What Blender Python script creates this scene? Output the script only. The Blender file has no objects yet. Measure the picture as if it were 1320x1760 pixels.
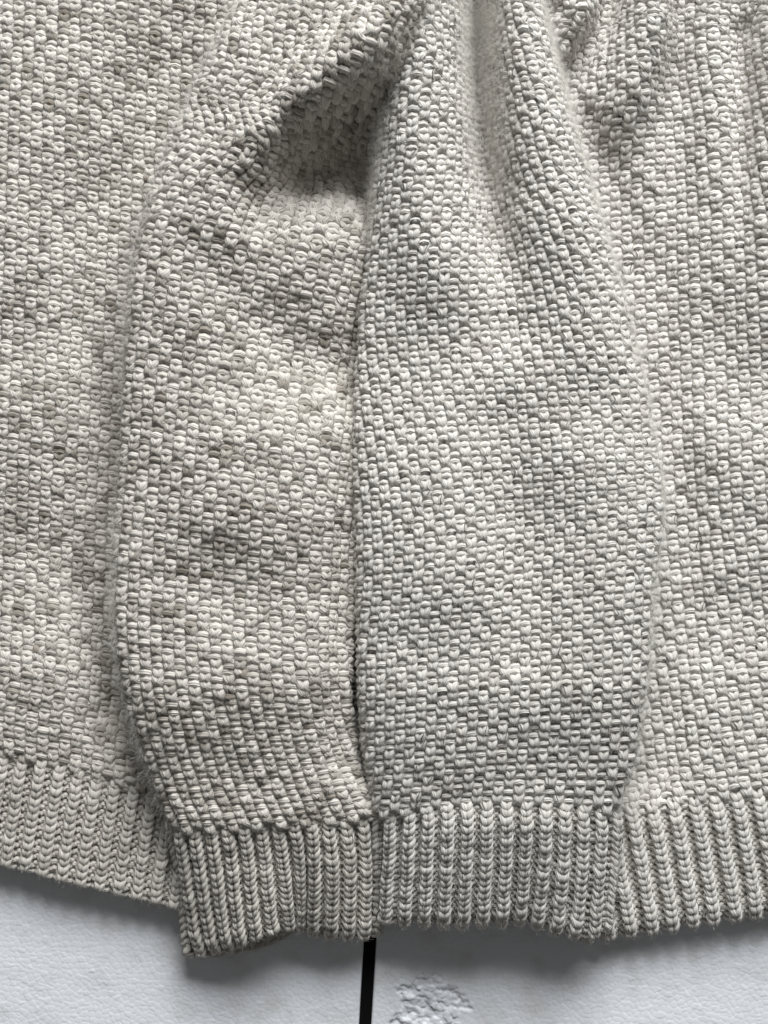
import bpy, math
import numpy as np

rng = np.random.default_rng(7)
C = bpy.context.scene.collection
S = 0.0003            # metres per design unit: 1 unit = 0.3 mm, the width of one photo pixel on the board
CAM_H = 0.80          # camera height above the board
CX, CY = 660.0, 880.0

# ------------------------------------------------------------------ camera, world, light, exposure
cam_d = bpy.data.cameras.new('camera')
cam = bpy.data.objects.new('camera', cam_d)
C.objects.link(cam)
cam.location = (0, 0, CAM_H)
cam.rotation_euler = (0, 0, 0)
cam_d.sensor_fit = 'VERTICAL'
cam_d.angle_y = 2 * math.atan(0.5 * 1760 * S / CAM_H)
cam_d.clip_start = 0.01
cam_d.clip_end = 50
cam_d.dof.use_dof = True
cam_d.dof.focus_distance = CAM_H - 0.032
cam_d.dof.aperture_fstop = 5.6
bpy.context.scene.camera = cam

world = bpy.data.worlds.new('World')
bpy.context.scene.world = world
world.use_nodes = True
bg = world.node_tree.nodes['Background']
bg.inputs[0].default_value = (1.0, 0.985, 0.96, 1)
bg.inputs[1].default_value = 0.095

def area_light(name, az, el, dist, sx, sy, power, col):
    # az: degrees clockwise from the top of the picture
    d = bpy.data.lights.new(name, 'AREA')
    d.shape = 'RECTANGLE'; d.size = sx; d.size_y = sy
    d.energy = power; d.color = col
    o = bpy.data.objects.new(name, d)
    C.objects.link(o)
    a, e = math.radians(az), math.radians(el)
    v = np.array([math.sin(a) * math.cos(e), math.cos(a) * math.cos(e), math.sin(e)])
    o.location = v * dist
    from mathutils import Vector
    o.rotation_euler = Vector(-v).to_track_quat('-Z', 'Y').to_euler()
    return o
area_light('window_light', 12, 32, 2.6, 1.8, 1.3, 124, (0.98, 0.99, 1.0))

vs = bpy.context.scene.view_settings
vs.view_transform = 'Standard'
vs.look = 'None'
vs.exposure = 0
vs.gamma = 1
vs.use_curve_mapping = False
bpy.context.scene.cycles.max_bounces = 8
bpy.context.scene.cycles.diffuse_bounces = 5

# ------------------------------------------------------------------ materials
def new_mat(name):
    m = bpy.data.materials.new(name)
    m.use_nodes = True
    nt = m.node_tree
    b = nt.nodes['Principled BSDF']
    return m, nt, b

def wool(name, light, dark, fleck, sheen=0.25, cloud=0.5):
    m, nt, b = new_mat(name)
    N, L = nt.nodes, nt.links
    at = N.new('ShaderNodeAttribute'); at.attribute_name = 'tone'
    at2 = N.new('ShaderNodeAttribute'); at2.attribute_name = 'fleck'
    uv = N.new('ShaderNodeUVMap'); uv.uv_map = 'yarn'
    mp = N.new('ShaderNodeMapping'); mp.inputs['Scale'].default_value = (0.9, 4.2, 1)
    mp.inputs['Rotation'].default_value = (0, 0, math.radians(14))
    L.new(uv.outputs[0], mp.inputs[0])
    n1 = N.new('ShaderNodeTexNoise'); n1.inputs['Scale'].default_value = 1.6
    n1.inputs['Detail'].default_value = 3; n1.inputs['Roughness'].default_value = 0.65
    L.new(mp.outputs[0], n1.inputs[0])
    # broad cloudiness of the blend of fleece
    tc = N.new('ShaderNodeTexCoord')
    n2 = N.new('ShaderNodeTexNoise'); n2.inputs['Scale'].default_value = 42
    n2.inputs['Detail'].default_value = 2
    L.new(tc.outputs['Object'], n2.inputs[0])
    mixa = N.new('ShaderNodeMix'); mixa.data_type = 'RGBA'
    mixa.inputs[6].default_value = (*light, 1); mixa.inputs[7].default_value = (*dark, 1)
    add = N.new('ShaderNodeMath'); add.operation = 'MULTIPLY_ADD'
    L.new(n1.outputs[0], add.inputs[0]); add.inputs[1].default_value = 1.7
    L.new(at.outputs['Fac'], add.inputs[2])
    add2 = N.new('ShaderNodeMath'); add2.operation = 'MULTIPLY_ADD'
    L.new(n2.outputs[0], add2.inputs[0]); add2.inputs[1].default_value = cloud
    L.new(add.outputs[0], add2.inputs[2])
    sub = N.new('ShaderNodeMath'); sub.operation = 'SUBTRACT'; sub.use_clamp = True
    L.new(add2.outputs[0], sub.inputs[0]); sub.inputs[1].default_value = 0.77 + cloud / 2
    L.new(sub.outputs[0], mixa.inputs[0])
    mixb = N.new('ShaderNodeMix'); mixb.data_type = 'RGBA'
    L.new(at2.outputs['Fac'], mixb.inputs[0])
    L.new(mixa.outputs[2], mixb.inputs[6]); mixb.inputs[7].default_value = (*fleck, 1)
    L.new(mixb.outputs[2], b.inputs['Base Color'])
    b.inputs['Roughness'].default_value = 1.0
    b.inputs['Specular IOR Level'].default_value = 0.03
    b.inputs['Sheen Weight'].default_value = sheen
    b.inputs['Sheen Roughness'].default_value = 0.6
    wv = N.new('ShaderNodeTexWave'); wv.wave_type = 'BANDS'; wv.bands_direction = 'Y'; wv.wave_profile = 'SIN'
    wv.inputs['Scale'].default_value = 1.45; wv.inputs['Distortion'].default_value = 2.2
    wv.inputs['Detail'].default_value = 2.0; wv.inputs['Detail Scale'].default_value = 1.3
    mp2 = N.new('ShaderNodeMapping'); mp2.inputs['Rotation'].default_value = (0, 0, math.radians(-16))
    L.new(uv.outputs[0], mp2.inputs[0]); L.new(mp2.outputs[0], wv.inputs[0])
    pl = N.new('ShaderNodeMapRange'); pl.inputs['From Min'].default_value = 0.0; pl.inputs['From Max'].default_value = 0.55
    pl.inputs['To Min'].default_value = 0.87; pl.inputs['To Max'].default_value = 1.0
    L.new(wv.outputs['Fac'], pl.inputs['Value'])
    ml = N.new('ShaderNodeMix'); ml.data_type = 'RGBA'; ml.blend_type = 'MULTIPLY'; ml.inputs[0].default_value = 1.0
    L.new(mixb.outputs[2], ml.inputs[6]); L.new(pl.outputs[0], ml.inputs[7])
    L.new(ml.outputs[2], b.inputs['Base Color'])
    hs = N.new('ShaderNodeMath'); hs.operation = 'MULTIPLY_ADD'
    L.new(wv.outputs['Fac'], hs.inputs[0]); hs.inputs[1].default_value = 0.28; L.new(n1.outputs[0], hs.inputs[2])
    bp = N.new('ShaderNodeBump'); bp.inputs['Strength'].default_value = 1.0
    bp.inputs['Distance'].default_value = 0.0006
    L.new(hs.outputs[0], bp.inputs['Height'])
    L.new(bp.outputs[0], b.inputs['Normal'])
    return m

def fibre_mat(name, col, rough=0.8):
    m, nt, b = new_mat(name)
    b.inputs['Base Color'].default_value = (*col, 1)
    b.inputs['Roughness'].default_value = rough
    b.inputs['Specular IOR Level'].default_value = 0.2
    return m

M_LEFT = wool('wool_warm', (0.70, 0.667, 0.608), (0.24, 0.213, 0.174), (0.26, 0.22, 0.17), cloud=0.6)
M_RIGHT = wool('wool_cool', (0.755, 0.729, 0.68), (0.43, 0.398, 0.355), (0.27, 0.23, 0.20))
M_FUZZ = fibre_mat('wool_fuzz', (0.84, 0.82, 0.77))
M_DARK = fibre_mat('kemp_fibre', (0.045, 0.036, 0.03), 0.6)

# ------------------------------------------------------------------ helpers
def catmull(pts, n):
    p = np.asarray(pts, float)
    p = np.vstack([2 * p[0] - p[1], p, 2 * p[-1] - p[-2]])
    k = len(p) - 3
    t = np.linspace(0, k, n)
    i = np.clip(t.astype(int), 0, k - 1)
    f = (t - i)[:, None]
    a, b, c, d = p[i], p[i + 1], p[i + 2], p[i + 3]
    return 0.5 * ((2 * b) + (c - a) * f + (2 * a - 5 * b + 4 * c - d) * f ** 2 + (3 * b - a - 3 * c + d) * f ** 3)

def vnoise1(x, seed):
    # smooth 1D value noise, vectorised
    i = np.floor(x).astype(np.int64)
    f = x - i
    f = f * f * (3 - 2 * f)
    def h(k):
        k = (k * 374761393 + seed * 668265263) & 0x7fffffff
        k = ((k ^ (k >> 13)) * 1274126177) & 0x7fffffff
        return ((k ^ (k >> 16)) & 0xffff) / 65535.0
    return h(i) * (1 - f) + h(i + 1) * f

def vnoise2(x, y, seed):
    i = np.floor(x).astype(np.int64); j = np.floor(y).astype(np.int64)
    f = x - i; g = y - j
    f = f * f * (3 - 2 * f); g = g * g * (3 - 2 * g)
    def h(a, b):
        k = (a * 374761393 + b * 668265263 + seed * 1442695041) & 0x7fffffff
        k = ((k ^ (k >> 13)) * 1274126177) & 0x7fffffff
        return ((k ^ (k >> 16)) & 0xffff) / 65535.0
    return (h(i, j) * (1 - f) + h(i + 1, j) * f) * (1 - g) + (h(i, j + 1) * (1 - f) + h(i + 1, j + 1) * f) * g

def ridge(x, y, pts, amp, width):
    # a soft fold (amp > 0) or hollow (amp < 0) along a polyline
    pts = np.asarray(pts, float)
    amp = np.broadcast_to(np.asarray(amp, float), (len(pts),))
    width = np.broadcast_to(np.asarray(width, float), (len(pts),))
    if len(pts) == 1:
        d = np.hypot(x - pts[0, 0], y - pts[0, 1])
        return amp[0] * np.exp(-(d / width[0]) ** 2)
    best = np.full(x.shape, 1e9); A = np.zeros(x.shape); Wd = np.ones(x.shape)
    for k in range(len(pts) - 1):
        ax, ay = pts[k]; bx, by = pts[k + 1]
        dx, dy = bx - ax, by - ay
        t = np.clip(((x - ax) * dx + (y - ay) * dy) / (dx * dx + dy * dy), 0, 1)
        d = np.hypot(x - ax - t * dx, y - ay - t * dy)
        m = d < best
        best = np.where(m, d, best)
        A = np.where(m, amp[k] + t * (amp[k + 1] - amp[k]), A)
        Wd = np.where(m, width[k] + t * (width[k + 1] - width[k]), Wd)
    return A * np.exp(-(best / Wd) ** 2)

def to_world(p, k):
    out = np.empty_like(p)
    out[..., 0] = (p[..., 0] - CX) * S * k
    out[..., 1] = (CY - p[..., 1]) * S * k
    out[..., 2] = p[..., 2] * S
    return out

def mesh_object(name, verts, faces, mat, parent, attrs=None, uv=None, smooth=True):
    # verts (n,3), faces (m,4)
    me = bpy.data.meshes.new(name)
    nv, nf = len(verts), len(faces)
    me.vertices.add(nv)
    me.vertices.foreach_set('co', np.ascontiguousarray(verts, np.float32).ravel())
    me.loops.add(nf * 4)
    me.loops.foreach_set('vertex_index', np.ascontiguousarray(faces, np.int32).ravel())
    me.polygons.add(nf)
    me.polygons.foreach_set('loop_start', np.arange(0, nf * 4, 4, dtype=np.int32))
    me.update(calc_edges=True)
    me.polygons.foreach_set('use_smooth', np.full(nf, smooth, bool))
    if attrs:
        for k, a in attrs.items():
            at = me.attributes.new(k, 'FLOAT', 'POINT')
            at.data.foreach_set('value', np.ascontiguousarray(a, np.float32))
    if uv is not None:
        ul = me.uv_layers.new(name='yarn')
        ul.data.foreach_set('uv', np.ascontiguousarray(uv[faces.ravel()], np.float32).ravel())
    me.materials.append(mat)
    me.validate()
    o = bpy.data.objects.new(name, me)
    C.objects.link(o)
    if parent is not None:
        o.parent = parent
    return o

def hair_object(name, pts, radii, mat, parent):
    # pts (n,k,3) world, radii (n,k)
    n, k = pts.shape[:2]
    hc = bpy.data.hair_curves.new(name)
    hc.add_curves([k] * n)
    hc.attributes['position'].data.foreach_set('vector', np.ascontiguousarray(pts, np.float32).ravel())
    ra = hc.attributes.get('radius') or hc.attributes.new('radius', 'FLOAT', 'POINT')
    ra.data.foreach_set('value', np.ascontiguousarray(radii, np.float32).ravel())
    hc.materials.append(mat)
    o = bpy.data.objects.new(name, hc)
    C.objects.link(o)
    o.parent = parent
    o['kind'] = 'stuff'
    return o

# ------------------------------------------------------------------ knitted cloth
class Cloth:
    """A knitted panel: rails left/right (photo-pixel plan), a height field, and a stitch gauge."""
    def __init__(self, left, right, zfun, W, H, round_edges=False, zbase=0, pw=3.2, bow=None,
                 ref=0.0, nrows=None, widths=None, ncols=None, k=1.0, under=70):
        self.W, self.H, self.k = W, H, k
        M, T = 500, 360
        Lr, Rr = catmull(left, M), catmull(right, M)
        if round_edges:
            th = np.radians(np.linspace(180 + under, -under, T))
            w = np.sign(np.cos(th)) * np.abs(np.cos(th)) ** (2 / pw)
            pr = np.sign(np.sin(th)) * np.abs(np.sin(th)) ** (2 / pw)
        else:
            w = np.linspace(-1, 1, T); pr = np.ones(T)
        q = (w + 1) / 2
        P = np.empty((M, T, 3))
        P[..., 0] = Lr[:, None, 0] * (1 - q) + Rr[:, None, 0] * q
        P[..., 1] = Lr[:, None, 1] * (1 - q) + Rr[:, None, 1] * q
        if bow is not None:
            P[..., 1] += bow(np.linspace(0, 1, M)[:, None], q[None, :])
        Z = zfun(P[..., 0], P[..., 1])
        if round_edges:
            zb = zbase(P[..., 0], P[..., 1]) if callable(zbase) else zbase
            P[..., 2] = np.where(pr >= 0, zb + (Z - zb) * pr, zb + pr * (zb - np.minimum(zb, Z) + 34))
        else:
            P[..., 2] = Z
        cols = [int(T * f) for f in (.2, .3, .4, .5)]
        inc = np.mean([np.linalg.norm(np.diff(P[:, c], axis=0), axis=1) for c in cols], axis=0)
        vl = np.concatenate([[0], np.cumsum(inc)])
        if nrows:
            self.H = H = vl[-1] / nrows
        self.nrows = int(vl[-1] / H)
        K = self.nrows * 2 + 1
        vi = np.interp(np.arange(K) * H / 2, vl, np.arange(M))
        i0 = np.clip(vi.astype(int), 0, M - 2); f = (vi - i0)[:, None, None]
        D = P[i0] * (1 - f) + P[i0 + 1] * f
        seg = np.linalg.norm(np.diff(D, axis=1), axis=2)
        s = np.concatenate([np.zeros((K, 1)), np.cumsum(seg, axis=1)], axis=1)
        jref = np.argmin(np.abs(w - ref) + (np.abs(th - np.pi / 2) if round_edges and abs(ref) < .9 else 0))
        s = s - s[:, jref:jref + 1]
        if ncols:                                    # stretch every row to the same number of columns
            tot = ncols * W
            s = (s - s[:, :1]) / (s[:, -1:] - s[:, :1]) * tot
        self.smin = s[:, 0]; self.smax = s[:, -1]
        # column boundaries in s
        lo, hi = s.min(), s.max()
        if widths is None:
            widths = (W, W)
        ka, pb = widths
        n0 = int(np.floor(lo / (ka + pb))); n1 = int(np.ceil(hi / (ka + pb)))
        if ncols:
            n0, n1 = 0, ncols // 2
        nc = (n1 - n0) * 2
        wd = np.tile([ka, pb], n1 - n0)
        self.bound = n0 * (ka + pb) + np.concatenate([[0], np.cumsum(wd)])
        self.wd = wd
        self.nc = nc
        self.sg0 = self.bound[0]
        self.ds = W / 4
        Cn = int((self.bound[-1] - self.bound[0]) / self.ds) + 2
        sg = self.sg0 + np.arange(Cn) * self.ds
        G = np.empty((K, Cn, 3))
        for r in range(K):
            for a in range(3):
                G[r, :, a] = np.interp(sg, s[r], D[r, :, a])
        # extrapolate sideways off the ends so frames stay sane
        self.G = G
        du = np.gradient(G, axis=1); dv = np.gradient(G, axis=0)
        n = np.cross(du, -dv)
        n[..., 1] *= -1; n[..., 0] *= 1
        # plan y runs down the picture: build the normal in a right-handed frame
        du2 = du.copy(); du2[..., 1] *= -1
        dv2 = dv.copy(); dv2[..., 1] *= -1
        n = np.cross(dv2, du2)
        n[..., 1] *= -1
        ln = np.linalg.norm(n, axis=2, keepdims=True)
        n = np.where(ln > 1e-6, n / np.maximum(ln, 1e-9), [0, 0, 1.0])
        self.N = n

    def ev(self, s, v):
        a = np.clip((s - self.sg0) / self.ds, 0, self.G.shape[1] - 1.001)
        b = np.clip(v * 2, 0, self.G.shape[0] - 1.001)
        i, j = a.astype(int), b.astype(int)
        f, g = (a - i)[..., None], (b - j)[..., None]
        def mix(A):
            return (A[j, i] * (1 - f) + A[j, i + 1] * f) * (1 - g) + (A[j + 1, i] * (1 - f) + A[j + 1, i + 1] * f) * g
        p, n = mix(self.G), mix(self.N)
        # beyond the last row: carry on straight
        over = (v - (self.nrows - 0.001))
        n /= np.maximum(np.linalg.norm(n, axis=-1, keepdims=True), 1e-9)
        return p, n

NS, RS = 13, 6
def knit(cl, sign, keep, seed, rad=0.30, depth=0.46, loop=1.6, lean=0.25, ribz=0.0, jit=0.05, tone_sd=0.16,
         dark_rate=0.06, fleck_rate=0.01, endcurl=0.0):
    """returns dict of per-stitch arrays: verts (n,NS,RS,3) in plan units, path, frames, tone, uv"""
    r_ = np.random.default_rng(seed)
    cc, rr = np.meshgrid(np.arange(cl.nc), np.arange(cl.nrows), indexing='xy')
    cc, rr = cc.ravel(), rr.ravel()
    sc = (cl.bound[cc] + cl.bound[cc + 1]) / 2
    vi = np.clip(rr * 2 + 1, 0, len(cl.smin) - 1)
    ok = (cl.bound[cc] >= cl.smin[vi] - 1) & (cl.bound[cc + 1] <= cl.smax[vi] + 1)
    pc, _ = cl.ev(sc, rr + 0.5)
    ok &= (pc[:, 0] > -75) & (pc[:, 0] < 1395) & (pc[:, 1] > -75) & (pc[:, 1] < 1800)
    if keep is not None:
        ok &= keep(pc[:, 0], pc[:, 1], rr)
    cc, rr, sc = cc[ok], rr[ok], sc[ok]
    n = len(cc)
    t = np.linspace(0, 1, NS)
    sg = sign(cc, rr).astype(float)
    sl, sr = sign(cc - 1, rr).astype(float), sign(cc + 1, rr).astype(float)
    bl = np.clip(t / 0.22, 0, 1); bl = bl * bl * (3 - 2 * bl)
    br = bl[::-1]
    Sg = sg[:, None] * np.minimum(bl, br)[None] \
        + ((sg + sl) / 2)[:, None] * (1 - bl)[None] + ((sg + sr) / 2)[:, None] * (1 - br)[None]
    # smooth wander of the yarn, shared by neighbours at the joints
    def wander(amp):
        b = r_.normal(0, amp, (cl.nrows + 1, cl.nc + 2)); m = r_.normal(0, amp, (cl.nrows + 1, cl.nc + 2))
        w0, w1, w2 = b[rr, cc], m[rr, cc], b[rr, cc + 1]
        e = np.sin(np.pi * t)[None] ** 2
        return (w0[:, None] * (1 - t) + w2[:, None] * t) * (1 - e) + w1[:, None] * e
    wd = cl.wd[cc]
    W, H = cl.W, cl.H
    yd = 2 * rad * W
    x = (t - 0.5)[None] + lean * np.sin(4 * np.pi * t)[None]
    s = sc[:, None] + x * wd[:, None] + wander(jit) * W
    A = loop * H / 2
    loopv = A * (1 + r_.normal(0, .05, n))[:, None]
    v = rr[:, None] + 0.5 + (loopv * np.cos(2 * np.pi * t)[None] + wander(jit) * W) / H
    # feet pass behind a knit stitch, its legs lie in front, its head goes where the next row pulls it
    su = sign(cc, rr - 1).astype(float)
    turn = (sg * su < 0) * 1.0                       # head pulled to the other face by the next row
    kn = np.array([0, .17, .36, .5, .64, .83, 1])
    sh = -su * 0.15 * (1 - turn) + turn * (0.10 * sg)
    lg = np.where(sg > 0, 1.25, -1.0)
    val = np.stack([-(sl + sg) / 2, lg, sh, -su * np.where(su < 0, .85, 1.0), sh, lg, -(sr + sg) / 2], 1) * depth * yd
    ki = np.clip(np.searchsorted(kn, t, side='right') - 1, 0, 5)
    fr = (t - kn[ki]) / (kn[ki + 1] - kn[ki]); fr = fr * fr * (3 - 2 * fr)
    z = val[:, ki] * (1 - fr)[None] + val[:, ki + 1] * fr[None]
    z0 = z
    hw = np.exp(-((t - .5) / .15) ** 2)[None]
    Sz = Sg * (1 - hw) + su[:, None] * hw
    z = z + ribz * W * Sz * (np.clip((rr + .4) / 3, 0, 1)[:, None] if abs(ribz) > .2 else 1) + wander(jit * .7) * W
    hb = np.exp(-((t - .5) / .13) ** 2)[None] * turn[:, None]
    v = v + hb * 0.12 + np.exp(-((t - .5) / .13) ** 2)[None] * ((sg < 0) & (su < 0))[:, None] * 0.24                                # such a head folds over and spreads into a purl bar
    s = s + hb * (np.sin(4 * np.pi * t) * 0.02)[None] * wd[:, None]
    p, nr = cl.ev(s, v)
    # carry on past the cloth's last / first rows
    ov = np.maximum(v - cl.nrows + 0.001, 0) * H
    p[..., 1] += ov; p[..., 2] -= ov * 0.5
    ou = np.minimum(v, 0) * H
    p[..., 1] += ou
    p = p + nr * z[..., None]
    tg = np.gradient(p, axis=1)
    tg /= np.maximum(np.linalg.norm(tg, axis=2, keepdims=True), 1e-9)
    bn = np.cross(tg, nr); bn /= np.maximum(np.linalg.norm(bn, axis=2, keepdims=True), 1e-9)
    nn = np.cross(bn, tg)
    ph = -np.pi / 2 + np.arange(RS) * 2 * np.pi / RS
    R = rad * W * (1 + r_.normal(0, .07, n))[:, None] * (1 + 0.20 * np.clip(z0 / (depth * yd), -1, 1))
    ring = np.cos(ph)[None, None, :, None] * bn[:, :, None] + np.sin(ph)[None, None, :, None] * nn[:, :, None]
    V = p[:, :, None] + ring * R[:, :, None, None]
    along = cc[:, None] + t[None] + rr[:, None] * 37.3 + seed * 11.1
    tone = (vnoise1(along * 0.55, seed) - 0.5) * 2.0 * tone_sd + (vnoise1(along * 1.7, seed + 3) - 0.5) * 1.6 * tone_sd
    tone += (r_.random(n) < dark_rate)[:, None] * r_.uniform(.25, .6, n)[:, None] * np.sin(np.pi * t)[None]
    fl = (r_.random(n) < fleck_rate)[:, None] * r_.uniform(.3, .8, n)[:, None] * np.exp(-((t[None] - r_.random(n)[:, None]) / .18) ** 2)
    return dict(V=V, p=p, tg=tg, nn=nn, ring=ring, R=R, tone=tone, fleck=fl, along=along, cc=cc, rr=rr, n=n, cl=cl, sn=nr[:, NS // 2, 2])

def stitch_mesh(name, K, sel, mat, parent, sheet=None):
    V = K['V'][sel]; n = len(V)
    k = K['cl'].k
    verts = to_world(V.reshape(-1, 3), k)
    base = (np.arange(n) * NS * RS)[:, None, None]
    i = np.arange(NS - 1)[None, :, None]; j = np.arange(RS)[None, None, :]
    a = base + i * RS + j; b = base + i * RS + (j + 1) % RS
    faces = np.stack([a, b, b + RS, a + RS], -1).reshape(-1, 4)
    tone = np.repeat(K['tone'][sel].reshape(-1), RS); fl = np.repeat(K['fleck'][sel].reshape(-1), RS)
    uv = np.empty((n, NS, RS, 2))
    uv[..., 0] = K['along'][sel][:, :, None]
    uv[..., 1] = np.abs(np.arange(RS) - RS / 2)[None, None] / (RS / 2) + K['cc'][sel][:, None, None] * 0.37
    uv = uv.reshape(-1, 2)
    if sheet is not None:
        sv, sf = sheet
        faces = np.vstack([faces, sf + len(verts)])
        verts = np.vstack([verts, to_world(sv, k)])
        tone = np.concatenate([tone, np.full(len(sv), .2)]); fl = np.concatenate([fl, np.zeros(len(sv))])
        uv = np.vstack([uv, sv[:, :2] * .05])
    return mesh_object(name, verts, faces, mat, parent, {'tone': tone, 'fleck': fl}, uv)

def backing(cl, off, keep=None):
    """a light-blocking sheet added just below the yarn that closes the gaps between loops"""
    G = cl.G[::2, ::4] - cl.N[::2, ::4] * off
    h, w = G.shape[:2]
    idx = np.arange(h * w).reshape(h, w)
    f = np.stack([idx[:-1, :-1], idx[1:, :-1], idx[1:, 1:], idx[:-1, 1:]], -1).reshape(-1, 4)
    g = G.reshape(-1, 3)
    c = g[f].mean(1)
    e = np.linalg.norm(g[f[:, 0]] - g[f[:, 3]], axis=1)
    ok = (e > 0.5) & (c[:, 0] > -80) & (c[:, 0] < 1400) & (c[:, 1] > -80)
    if keep is not None:
        ok &= keep(c[:, 0], c[:, 1], np.full(len(c), 99))
    return g, f[ok]

def fuzz(name, K, count, parent, edge=14, thin=None, lmin=5, lmax=18, rad=0.11, seed=1, mat=None):
    r_ = np.random.default_rng(seed)
    n = K['n']
    steep = np.clip(1 - K['sn'], 0, 1)
    wgt = 1 + edge * np.clip((steep - .3) / .4, 0, 1)
    wgt[K['sn'] < -.15] = 0.1
    if thin is not None:                             # fuzz thinned to deepen the shade in crevices and hollows
        wgt = wgt * np.where(thin(K['p'][:, NS // 2, 0], K['p'][:, NS // 2, 1]), .06, 1)
    count = int(count * min(2.4, wgt.mean()))
    i = r_.choice(n, count, p=wgt / wgt.sum()); j = r_.integers(0, NS, count); q = r_.choice([1, 2, 3, 4, 5], count)
    lmax = lmax + 8 * np.clip((steep[i] - .25) / .5, 0, 1)
    st = K['V'][i, j, q]; rg = K['ring'][i, j, q]; tg = K['tg'][i, j]
    d = rg * r_.uniform(.25, 1.0, count)[:, None] + tg * (r_.choice([-1, 1], count) * r_.uniform(.2, 1.2, count))[:, None] \
        + r_.normal(0, .35, (count, 3))
    d /= np.linalg.norm(d, axis=1, keepdims=True)
    ln = r_.uniform(lmin, lmax, count) * r_.uniform(.5, 1, count)
    bend = r_.normal(0, .55, (count, 3))
    u = np.linspace(0, 1, 4)
    pts = st[:, None] + d[:, None] * (ln[:, None] * u)[..., None] + bend[:, None] * (ln[:, None] * u ** 2)[..., None]
    rd = rad * S * np.linspace(1, .35, 4)[None] * r_.uniform(.6, 1.3, count)[:, None]
    return hair_object(name, to_world(pts, K['cl'].k), rd, mat or M_FUZZ, parent)

def kemp(name, K, rate, parent, seed=1, rad=0.8):
    """coarse dark fibres lying along the yarn"""
    r_ = np.random.default_rng(seed)
    m = r_.random(K['n']) < rate
    idx = np.nonzero(m)[0]; n = len(idx)
    L = r_.integers(3, 9, n); s0 = (r_.random(n) * (NS - L)).astype(int)
    u = np.linspace(0, 1, 6)
    jj = s0[:, None] + L[:, None] * u[None]
    j0 = np.clip(jj.astype(int), 0, NS - 2); f = (jj - j0)[..., None]
    q = r_.choice([2, 3, 3, 4], n)
    P = K['V'][idx[:, None], j0, q[:, None]] * (1 - f) + K['V'][idx[:, None], j0 + 1, q[:, None]] * f
    P = P + K['ring'][idx[:, None], j0, q[:, None]] * 0.7
    rd = rad * S * np.array([.35, .8, 1, 1, .8, .35])[None] * r_.uniform(.5, 1.0, n)[:, None]
    return hair_object(name, to_world(P, K['cl'].k), rd, M_DARK, parent)

moss = lambda c, r: np.where(((c + r // 2) % 2) == 0, 1, -1)
rib = lambda c, r: np.where((c % 2) == 0, 1, -1)

def empty(name, px, py, label, cat):
    o = bpy.data.objects.new(name, None)
    C.objects.link(o)
    o['label'] = label; o['category'] = cat
    o.empty_display_size = 0.02
    return o

def knit_part(name, parent, cl, sign, mat, keep, seed, fz, kp, ribs=False, thin=None, **kw):
    K = knit(cl, sign, keep, seed, **kw)
    sheet = backing(cl, cl.W * (0.5 if not ribs else 0.75), keep)
    if not ribs:
        o = stitch_mesh(name, K, np.arange(K['n']), mat, parent, sheet)
    else:
        o = stitch_mesh(name, K, np.nonzero(K['cc'] % 2 == 1)[0], mat, parent, sheet)
        for c in np.unique(K['cc'][K['cc'] % 2 == 0]):
            sel = np.nonzero(K['cc'] == c)[0]
            rws = K['rr'][sel]
            runs = np.split(np.arange(len(sel)), np.nonzero(np.diff(rws) > 1)[0] + 1)
            sel = sel[max(runs, key=len)]
            if len(sel) < 3:
                continue
            stitch_mesh('rib', K, sel, mat, o)
    if fz:
        fuzz('wool_fuzz', K, int(fz * 2.4), o, thin=thin, edge=1 if ribs else 18, lmax=6.5 if ribs else 12, seed=seed + 5)
    if kp:
        kemp('dark_fibres', K, kp, o, seed=seed + 9)
    return o, K

def kz(z):      # plan scale so that a sheet z units above the board is the size it looks from the camera
    return (CAM_H - z * S) / CAM_H

# ================================================================== the boards
def eps_mat():
    m, nt, b = new_mat('expanded_polystyrene')
    N, L = nt.nodes, nt.links
    tc = N.new('ShaderNodeTexCoord')
    n = N.new('ShaderNodeTexNoise'); n.inputs['Scale'].default_value = 900; n.inputs['Detail'].default_value = 3
    L.new(tc.outputs['Object'], n.inputs[0])
    bp = N.new('ShaderNodeBump'); bp.inputs['Strength'].default_value = 0.12; bp.inputs['Distance'].default_value = 0.0003
    L.new(n.outputs[0], bp.inputs['Height']); L.new(bp.outputs[0], b.inputs['Normal'])
    n2 = N.new('ShaderNodeTexNoise'); n2.inputs['Scale'].default_value = 60; n2.inputs['Detail'].default_value = 5
    L.new(tc.outputs['Object'], n2.inputs[0])
    cr = N.new('ShaderNodeValToRGB')
    cr.color_ramp.elements[0].position = 0.25; cr.color_ramp.elements[0].color = (0.70, 0.71, 0.72, 1)
    cr.color_ramp.elements[1].position = 0.5; cr.color_ramp.elements[1].color = (0.83, 0.86, 0.905, 1)
    L.new(n2.outputs[0], cr.inputs[0]); L.new(cr.outputs[0], b.inputs['Base Color'])
    b.inputs['Roughness'].default_value = 0.38
    b.inputs['Specular IOR Level'].default_value = 0.45
    b.inputs['Subsurface Weight'].default_value = 0.0
    return m
M_EPS = eps_mat()

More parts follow.
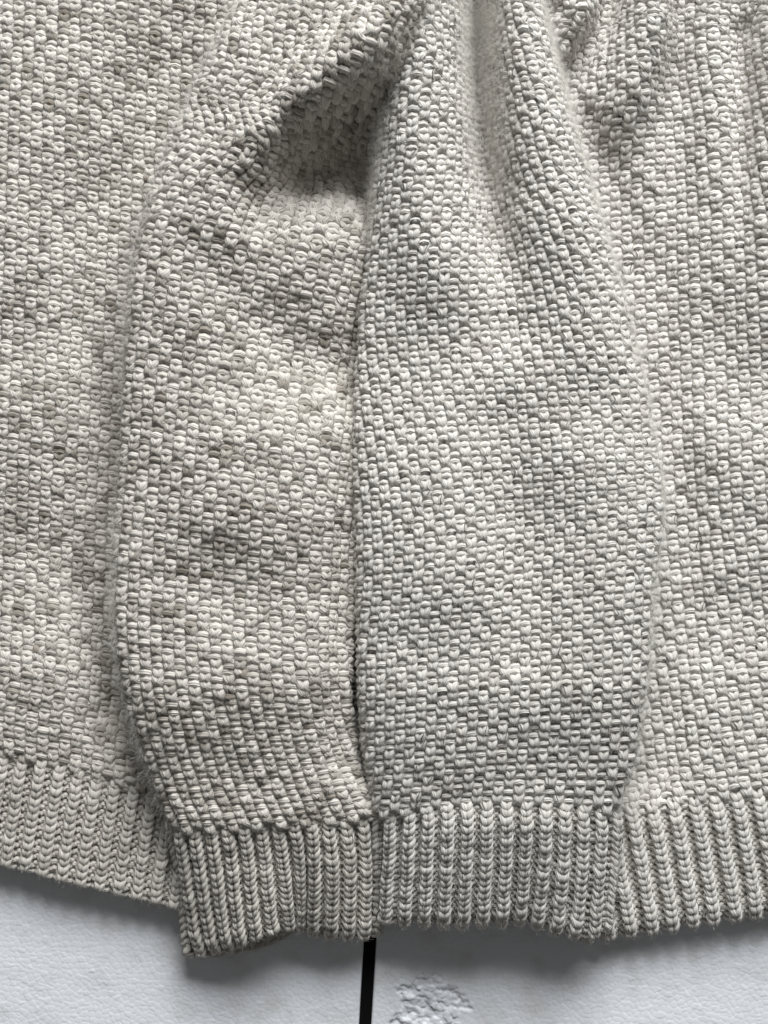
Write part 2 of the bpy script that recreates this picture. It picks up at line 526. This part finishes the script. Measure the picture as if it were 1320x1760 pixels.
SP = 10.5
_gs = np.random.default_rng(3)
_jx = _gs.uniform(-.46, .46, (400, 400)); _jy = _gs.uniform(-.46, .46, (400, 400))
_off = _gs.normal(0, 1, (400, 400)); _tx = _gs.normal(0, 1, (400, 400)); _ty = _gs.normal(0, 1, (400, 400))
def beads(x, y):
    gx, gy = (x + 1000) / SP, (y + 1000) / (SP * .9)
    i0, j0 = np.floor(gx).astype(int), np.floor(gy).astype(int)
    d1 = np.full(x.shape, 1e9); d2 = d1.copy()
    o = np.zeros(x.shape); ti = np.zeros(x.shape)
    for a in (-2, -1, 0, 1, 2):
        for b in (-2, -1, 0, 1, 2):
            i, j = (i0 + a) % 400, (j0 + b) % 400
            cx = i0 + a + .5 + _jx[i, j] + 0.5 * ((j0 + b) % 2); cy = j0 + b + .5 + _jy[i, j]
            ex, ey = gx - cx, gy - cy
            d = np.hypot(ex, ey)
            m1 = d < d1
            d2 = np.where(m1, d1, np.minimum(d2, d))
            o = np.where(m1, _off[i, j], o); ti = np.where(m1, _tx[i, j] * ex + _ty[i, j] * ey, ti)
            d1 = np.where(m1, d, d1)
    edge = d2 - d1
    return d1, edge, o, ti

TEAR = np.array([(676, 1692), (690, 1680), (706, 1688), (712, 1676), (722, 1672), (733, 1674), (747, 1667), (757, 1676),
                 (770, 1684), (781, 1694), (793, 1708), (806, 1722), (815, 1735), (808, 1742), (792, 1741), (800, 1765), (780, 1790),
                 (700, 1795), (660, 1772), (668, 1752), (686, 1738), (684, 1715)], float)
def sdist(x, y, poly):
    # signed distance to polygon, negative inside
    d = np.full(x.shape, 1e9); ins = np.zeros(x.shape, bool)
    for k in range(len(poly)):
        ax, ay = poly[k]; bx, by = poly[(k + 1) % len(poly)]
        t = np.clip(((x - ax) * (bx - ax) + (y - ay) * (by - ay)) / ((bx - ax) ** 2 + (by - ay) ** 2), 0, 1)
        d = np.minimum(d, np.hypot(x - ax - t * (bx - ax), y - ay - t * (by - ay)))
        c = ((ay > y) != (by > y)) & (x < (bx - ax) * (y - ay) / (by - ay + 1e-9) + ax)
        ins ^= c
    return np.where(ins, -d, d)

def board_height(x, y, torn):
    d1, e, o, ti = beads(x, y)
    h = -0.45 * np.exp(-(e / .13) ** 2) + 0.12 * o + 0.05 * ti
    h += (vnoise2(x / 160, y / 160, 5) - .5) * 1.5
    if torn:
        sd = sdist(x + (vnoise2(x / 6, y / 6, 9) - .5) * 8, y + (vnoise2(x / 6, y / 6, 12) - .5) * 8, TEAR)
        m = np.clip(-sd / 8, 0, 1)
        dome = np.sqrt(np.clip(1 - (d1 / .7) ** 2, 0, 1)) * 3.4
        slope = (y - 1690) * 0.05
        pit = -4 + slope * .6 + dome * .7 + 0.8 * o + (vnoise2(x / 26, y / 13, 31) - .5) * 9 + (vnoise2(x / 9, y / 5, 33) - .5) * 3
        h = h * (1 - m) + np.minimum(pit, 2.0) * m
    return h

def board(name, side, label):
    fx = np.arange(0, 1, 1)
    ys = np.concatenate([[-400, 0, 500, 1000, 1300], np.arange(1440, 1800, 1.5), [1810, 1900, 2100]])
    def gap(y):      # the slanting edges of the gap
        return (624 - (y - 1630) * 0.054, 646 - (y - 1630) * 0.062)
    if side < 0:
        w = np.concatenate([[-1100, -500, -200], np.arange(-35, 612, 1.6) , [614, 616, 618, 620, 622]]) - 622
        X = gap(ys)[0][:, None] + w[None] - 1.2
        X[:, :3] = w[:3] + 620
    else:
        w = np.concatenate([[648, 650, 652, 654], np.arange(656, 1356, 1.6), [1500, 1800, 2400]]) - 648
        X = gap(ys)[1][:, None] + w[None] + 1.2
        X[:, -3:] = w[-3:] + 646
    Y = np.broadcast_to(ys[:, None], X.shape)
    Z = board_height(X, Y, side > 0)
    # softened arris along the gap, then the cut side face
    col = -1 if side < 0 else 0
    Z[:, col] -= 1.0
    Xw = np.concatenate([X, X[:, -1:] + 1.2, X[:, -1:] + 1.2], 1) if side < 0 else np.concatenate([X[:, :1] - 1.2, X[:, :1] - 1.2, X], 1)
    Zs, Zb = np.full((len(ys), 1), -2.6), np.full((len(ys), 1), -130.0)
    Zw = np.concatenate([Z, Zs, Zb], 1) if side < 0 else np.concatenate([Zb, Zs, Z], 1)
    Yw = np.broadcast_to(ys[:, None], Xw.shape)
    g = np.stack([Xw, Yw, Zw], -1)
    h, wn = g.shape[:2]
    idx = np.arange(h * wn).reshape(h, wn)
    f = np.stack([idx[:-1, :-1], idx[1:, :-1], idx[1:, 1:], idx[:-1, 1:]], -1).reshape(-1, 4)
    o = mesh_object(name, to_world(g.reshape(-1, 3), 1.0), f, M_EPS, None)
    o['label'] = label; o['category'] = 'board'
    return o
board('foam_board', -1, 'white polystyrene foam board left of the black gap, surface whole')
board('foam_board', 1, 'white polystyrene foam board right of the black gap, with a torn patch')

def black_strip():
    m, nt, b = new_mat('black_rubber')
    b.inputs['Base Color'].default_value = (0.006, 0.006, 0.006, 1)
    b.inputs['Roughness'].default_value = 0.9
    b.inputs['Specular IOR Level'].default_value = 0.05
    ys = np.linspace(-380, 2080, 40)
    rows = []
    for y in ys:
        l, r = 624 - (y - 1630) * 0.054 + .5, 646 - (y - 1630) * 0.062 - .5
        rows.append([(l, y, -60), (l, y, -6), (l + 2, y, -4.5), (r - 2, y, -4.5), (r, y, -6), (r, y, -60)])
    g = np.array(rows, float)
    h, w = g.shape[:2]
    idx = np.arange(h * w).reshape(h, w)
    f = np.stack([idx[:-1, :-1], idx[1:, :-1], idx[1:, 1:], idx[:-1, 1:]], -1).reshape(-1, 4)
    o = mesh_object('seam_strip', to_world(g.reshape(-1, 3), 1.0), f, m, None, smooth=False)
    o['label'] = 'matte black strip filling the narrow gap between the two white boards'
    o['category'] = 'strip'
black_strip()

# ================================================================== left sweater
lw = empty('knit_sweater', 300, 800, 'warm oatmeal moss-stitch wool sweater left of the dark seam between sleeves', 'sweater')

def back_layer(parent, poly, z0, z1, mat):
    """the sweater's back lying flat under its front"""
    p = np.array(poly, float); n = len(p)
    c = p.mean(0)
    g = np.concatenate([np.c_[p, np.full(n, z0)], np.c_[p, np.full(n, z1 - 4)], np.c_[c + (p - c) * .995, np.full(n, z1)],
                        np.c_[c + (p - c) * .6, np.full(n, z1)]])
    f = []
    for a in range(3):
        for i in range(n):
            j = (i + 1) % n
            f.append((a * n + i, a * n + j, (a + 1) * n + j, (a + 1) * n + i))
    f = np.array(f)[:, ::-1]
    uv = g[:, :2] * .05
    return mesh_object('back_layer', to_world(g, 1.0), f, mat, parent, {'tone': np.full(len(g), .2), 'fleck': np.zeros(len(g))}, uv)

# ---- front of the body
def z_lb(x, y):
    z = 40 + 0 * x
    z += ridge(x, y, [(-80, 930), (90, 960), (200, 990)], -10, 90)
    z += ridge(x, y, [(-60, 1150), (150, 1180)], 10, 90)
    z += ridge(x, y, [(170, -60), (80, 200), (-50, 420)], 14, 110)
    z += ridge(x, y, [(300, 60), (210, 300), (180, 560)], -12, 70)
    z += ridge(x, y, [(-60, 700), (100, 720)], 10, 90)
    z += ridge(x, y, [(330, 150), (245, 330), (205, 480), (190, 700), (180, 1000), (200, 1200)], -34, 60)
    z += (vnoise2(x / 120, y / 120, 21) - .5) * 8
    return 18 + np.logaddexp(0, (z - 18) / 4) * 4
LBk = kz(42)
cl_lb = Cloth(left=[(-60, -330), (-70, 130), (-80, 590), (-90, 960), (-95, 1266)],
              right=[(760, -150), (720, 290), (690, 740), (670, 1110), (640, 1468)],
              zfun=z_lb, W=19.6, H=11.3, k=LBk)
left_of_sleeve = lambda x, y, r: x < np.interp(y, [0, 200, 350, 550, 1000, 1150, 1300, 1420], [510, 425, 365, 315, 285, 290, 330, 365])
gap_strip = lambda x, y: (x > 540) & (x < 690) & (y > 380)
knit_part('body', lw, cl_lb, moss, M_LEFT, lambda x, y, r: left_of_sleeve(x, y, r) | gap_strip(x, y), 11, 26000, 0.006, ribz=-.045,
          tone_sd=.46, dark_rate=.12, fleck_rate=.012)

def z_lh(x, y):
    t = np.clip((y - (1292 + x * 0.30)) / 210, 0, 1)
    return 40 - 3 * t - 8 * np.clip((t - .88) / .12, 0, 1) ** 2 + (vnoise2(x / 90, y / 160, 23) - .5) * 4
cl_lh = Cloth(left=[(-95, 1258), (-112, 1365), (-128, 1463)], right=[(640, 1460), (612, 1555), (590, 1636)],
              zfun=z_lh, W=16.2, H=12.6, k=LBk, widths=(18.5, 14.5), ref=-1)
knit_part('hem_ribbing', lw, cl_lh, rib, M_LEFT, lambda x, y, r: x < 345, 12, 7000, 0.01, ribs=True,
          ribz=.42, lean=.23, loop=1.65, rad=.285, tone_sd=.15, dark_rate=.04)
back_layer(lw, [(-90, -70), (650, -70), (640, 1560), (330, 1556), (300, 1545), (150, 1508), (0, 1472), (-90, 1450)], 1, 9, M_LEFT)

# ---- sleeve
def z_ls(x, y):
    z = np.interp(y, [1180, 1430], [152, 112])
    z += ridge(x, y, [(740, -20), (640, 105), (545, 190), (430, 300), (340, 430)], [104, 104, 78, 26, 2], [66, 60, 54, 55, 50])
    z += ridge(x, y, [(620, -40), (520, 60), (430, 170)], [22, 22, 12], 90)
    z += ridge(x, y, [(700, 255), (610, 262), (535, 280), (455, 335)], [-126, -124, -104, -36], [70, 66, 58, 52])
    z += ridge(x, y, [(690, 325), (600, 328), (540, 335)], [-34, -34, -22], 36)
    z += ridge(x, y, [(680, 370), (580, 372), (500, 385)], [-18, -16, -10], 60)
    z += ridge(x, y, [(650, 320), (640, 460), (630, 620)], [-20, -34, -24], 55)
    z += ridge(x, y, [(625, 480), (612, 700), (602, 900), (588, 1100), (590, 1300)], [-10, -34, -46, -50, -30], 34)
    z += ridge(x, y, [(640, 620), (520, 600), (430, 550), (370, 480)], [-40, -36, -22, -6], [85, 88, 80, 60])
    z += ridge(x, y, [(600, 860), (470, 880), (380, 860)], [10, 20, 12], [80, 90, 85])
    z += ridge(x, y, [(590, 1030), (450, 1025), (300, 990)], [-4, -7, -8], [60, 70, 70])
    z += ridge(x, y, [(560, 1150), (400, 1140)], 10, 70)
    z += ridge(x, y, [(500, 1330), (330, 1330)], -4, 60)
    z += (vnoise2(x / 95, y / 95, 24) - .5) * 11
    return 34 + np.logaddexp(0, (z - 34) / 5) * 5
LSk = kz(118)
cl_ls = Cloth(left=[(475, -130), (400, 30), (328, 180), (268, 330), (232, 470), (222, 620), (213, 790), (203, 950), (204, 1090), (228, 1230), (264, 1345), (298, 1436)],
              right=[(770, -60), (735, 120), (705, 290), (685, 440), (665, 570), (640, 710), (620, 860), (606, 1010), (598, 1130), (600, 1250), (616, 1336), (647, 1410)],
              zfun=z_ls, W=20.5, H=13.0, round_edges=True, zbase=lambda x, y: np.interp(y, [1180, 1430], [104, 76]), pw=2.6, k=LSk)
knit_part('sleeve', lw, cl_ls, moss, M_LEFT, None, 13, 36000, 0.012, thin=lambda x, y: ((x > 575) & (y > 420)) | ((x > 440) & (y > 150) & (y < 420)), ribz=-.045, tone_sd=.44, dark_rate=.11, fleck_rate=.012)

# ---- cuff: a tube of rib, front and back layers with an open mouth
def cuff_front(x, y):
    z = np.interp(y, [1400, 1500, 1640], [118, 98, 60])
    z += ridge(x, y, [(430, 1660), (440, 1560), (450, 1470)], [16, 8, -2], 60)
    z += ridge(x, y, [(515, 1640), (520, 1540), (525, 1460)], [-22, -13, -5], 26)
    z += ridge(x, y, [(590, 1600), (585, 1480)], 4, 40)
    z += ridge(x, y, [(470, 1418)], -5, 120)
    z -= 14 * np.clip((y - np.interp(x, [325, 400, 450, 500, 600, 650], [1622, 1605, 1598, 1580, 1590, 1590])) / 25, 0, 1) ** 2
    return z
def bow_lc(v, q):
    return v * np.interp(q, [0, .08, .2, .35, .47, .56, .68, 1], [0, 4, -6, -28, -40, -38, -18, 0])
cl_lc = Cloth(left=[(290, 1410), (308, 1490), (316, 1575), (320, 1656)], right=[(642, 1386), (640, 1470), (641, 1550), (645, 1622)],
              zfun=cuff_front, W=15, H=12.2, round_edges=True, zbase=lambda x, y: np.interp(y, [1400, 1640], [68, 30]), pw=2.1, bow=bow_lc, k=kz(80), widths=(21.5, 7), under=40)
knit_part('cuff', lw, cl_lc, rib, M_LEFT, None, 14, 7000, 0.06, ribs=True, ribz=.42, lean=.22, loop=1.65, rad=.325, tone_sd=.16, dark_rate=.05)
cl_lcb = Cloth(left=[(310, 1424), (325, 1500), (335, 1580), (338, 1652)], right=[(560, 1398), (558, 1460), (550, 1520), (535, 1575)],
               zfun=lambda x, y: 16 + 0 * x, W=15, H=12.2, bow=lambda v, q: v * np.interp(q, [0, .2, .4, .6, .8, 1], [0, 14, 22, 28, 24, 14]),
               k=kz(20), widths=(20, 9))
knit_part('cuff_underside', lw, cl_lcb, rib, M_LEFT, lambda x, y, r: (r > 8), 15, 1500, 0, ribs=False, ribz=-.2, rad=.29)

# ================================================================== right sweater
rw = empty('knit_sweater', 1000, 800, 'cool grey-white wool sweater with scattered dark hairs, right of the dark seam between sleeves', 'sweater')

def z_rb(x, y):
    z = 40 + 0 * x
    z += ridge(x, y, [(1120, -80), (1112, 60), (1085, 160), (1035, 250)], [66, 60, 40, 8], [46, 44, 42, 42])
    z += ridge(x, y, [(1080, -60), (1045, 25), (1008, 85), (975, 140), (955, 195)], [-50, -84, -96, -84, -40], [24, 22, 22, 24, 30])
    z += ridge(x, y, [(960, -60), (985, 25), (965, 80)], [56, 52, 34], 36)
    z += ridge(x, y, [(1150, -80), (1160, 120), (1165, 300), (1150, 520)], [-16, -16, -12, -5], 40)
    z += ridge(x, y, [(1218, -80), (1225, 120), (1232, 300), (1240, 480)], [26, 26, 20, 8], 45)
    z += ridge(x, y, [(1275, 60), (1280, 300), (1285, 560)], [-18, -20, -5], 28)
    z += ridge(x, y, [(1340, -80), (1320, 200), (1305, 420), (1300, 640)], [48, 46, 38, 10], 40)
    z += ridge(x, y, [(1180, 560), (1330, 640)], -8, 80)
    z += ridge(x, y, [(1150, 780), (1340, 790)], 12, 90)
    z += ridge(x, y, [(1130, 1050), (1340, 1060)], -12, 80)
    z += ridge(x, y, [(990, 230), (1050, 380), (1100, 540), (1135, 690), (1160, 820), (1155, 950), (1135, 1120), (1110, 1300)], -40, 56)
    z += (vnoise2(x / 110, y / 110, 41) - .5) * 7
    return 18 + np.logaddexp(0, (z - 18) / 4) * 4
RBk = kz(44)
cl_rb = Cloth(left=[(820, -100), (830, 250), (850, 600), (880, 950), (930, 1240), (965, 1412)],
              right=[(1420, -130), (1420, 200), (1420, 550), (1420, 880), (1425, 1180), (1430, 1350)],
              zfun=z_rb, W=19.3, H=13.0, k=RBk)
right_of_sleeve = lambda x, y, r: x > np.interp(y, [0, 160, 300, 450, 620, 740, 850, 1000, 1150, 1300, 1420], [850, 890, 950, 1000, 1040, 1070, 1080, 1065, 1050, 1030, 990])
knit_part('body', rw, cl_rb, moss, M_RIGHT, right_of_sleeve, 31, 26000, 0.12, thin=lambda x, y: (x < 1090) & (y < 230), ribz=-.02, tone_sd=.17, dark_rate=.04, fleck_rate=.005)

def z_rh(x, y):
    yb = np.interp(x, [960, 1045, 1320, 1440], [1622, 1612, 1572, 1556])
    t = np.clip(1 - (yb - y) / 215, 0, 1)
    return 40 - 2 * t - 9 * np.clip((t - .88) / .12, 0, 1) ** 2 + (vnoise2(x / 90, y / 160, 43) - .5) * 4
cl_rh = Cloth(left=[(965, 1402), (985, 1515), (1002, 1618)], right=[(1430, 1340), (1448, 1455), (1462, 1552)],
              zfun=z_rh, W=18.2, H=12.0, k=RBk, widths=(20.5, 16), ref=-1)
knit_part('hem_ribbing', rw, cl_rh, rib, M_RIGHT, lambda x, y, r: x > 1000, 32, 8000, 0.09, ribs=True, ribz=.42, lean=.22, loop=1.65, rad=.285, tone_sd=.13)
back_layer(rw, [(680, -70), (1395, -70), (1395, 1538), (1320, 1550), (1200, 1570), (1050, 1592), (900, 1570), (680, 1570)], 1, 9, M_RIGHT)

# ---- sleeve
def z_rs(x, y):
    z = np.interp(y, [1180, 1430], [162, 122])
    z += ridge(x, y, [(715, -80), (712, 100), (700, 250), (700, 400), (730, 470)], [54, 50, 38, 22, 12], [42, 42, 46, 55, 60])
    z += ridge(x, y, [(822, -80), (822, 100), (832, 260), (850, 400), (875, 540)], [-112, -106, -86, -56, -20], [32, 34, 38, 46, 58])
    z += ridge(x, y, [(905, -80), (925, 120), (960, 300), (1000, 460), (1030, 600)], [40, 38, 32, 22, 8], [50, 54, 60, 64, 70])
    z += ridge(x, y, [(690, 620), (800, 590)], -15, 85)
    z += ridge(x, y, [(690, 900), (740, 970)], 14, 110)
    z += ridge(x, y, [(860, 740), (900, 900), (890, 1080)], [-16, -20, -12], 75)
    z += ridge(x, y, [(1040, 800), (1040, 1000)], 10, 70)
    z += ridge(x, y, [(690, 1120), (820, 1130)], -3, 70)
    z += ridge(x, y, [(680, 1330), (860, 1320), (1040, 1330)], [-4, -3, -4], 60)
    z += (vnoise2(x / 100, y / 100, 44) - .5) * 8
    return z
RSk = kz(130)
cl_rs = Cloth(left=[(690, -100), (676, 50), (658, 220), (642, 370), (628, 520), (617, 660), (614, 800), (617, 940), (620, 1080), (624, 1210), (634, 1325), (650, 1410)],
              right=[(905, -100), (935, 50), (975, 200), (1018, 345), (1062, 490), (1098, 640), (1124, 770), (1134, 880), (1118, 1020), (1108, 1160), (1092, 1295), (1060, 1404)],
              zfun=z_rs, W=17.6, H=13.4, round_edges=True, zbase=lambda x, y: np.interp(y, [1180, 1430], [112, 82]), pw=2.7, k=RSk,
              bow=lambda v, q: -np.sin(np.pi * np.clip(q, 0, 1)) * np.interp(v, [0, .75, 1], [0, 0, 16]))
knit_part('sleeve', rw, cl_rs, moss, M_RIGHT, None, 33, 46000, 0.17, thin=lambda x, y: (x < 645) & (y > 420), ribz=-.02, tone_sd=.17, dark_rate=.035, fleck_rate=.005)

def z_rc(x, y):
    z = np.interp(y, [1400, 1500, 1610], [130, 112, 86])
    z += ridge(x, y, [(1000, 1620), (1010, 1520)], [10, 4], 60)
    z += ridge(x, y, [(905, 1600), (900, 1480)], [-8, -3], 40)
    z -= 14 * np.clip((y - np.interp(x, [650, 900, 940, 1010, 1050], [1568, 1562, 1576, 1596, 1592])) / 25, 0, 1) ** 2
    return z
cl_rc = Cloth(left=[(648, 1390), (655, 1470), (657, 1540), (656, 1592)], right=[(1064, 1384), (1056, 1470), (1048, 1550), (1044, 1612)],
              zfun=z_rc, W=17.4, H=11.4, round_edges=True, zbase=lambda x, y: np.interp(y, [1400, 1610], [72, 50]), pw=2.15, k=kz(104), widths=(20, 13), under=40,
              bow=lambda v, q: np.interp(q, [0, .3, .65, .75, .9, 1], [0, 0, -14, -4, 12, 0]) * v - np.sin(np.pi * np.clip(q, 0, 1)) * 16 * (1 - v))
knit_part('cuff', rw, cl_rc, rib, M_RIGHT, None, 34, 10000, 0.11, ribs=True, ribz=.5, lean=.22, loop=1.65, rad=.295, tone_sd=.13)
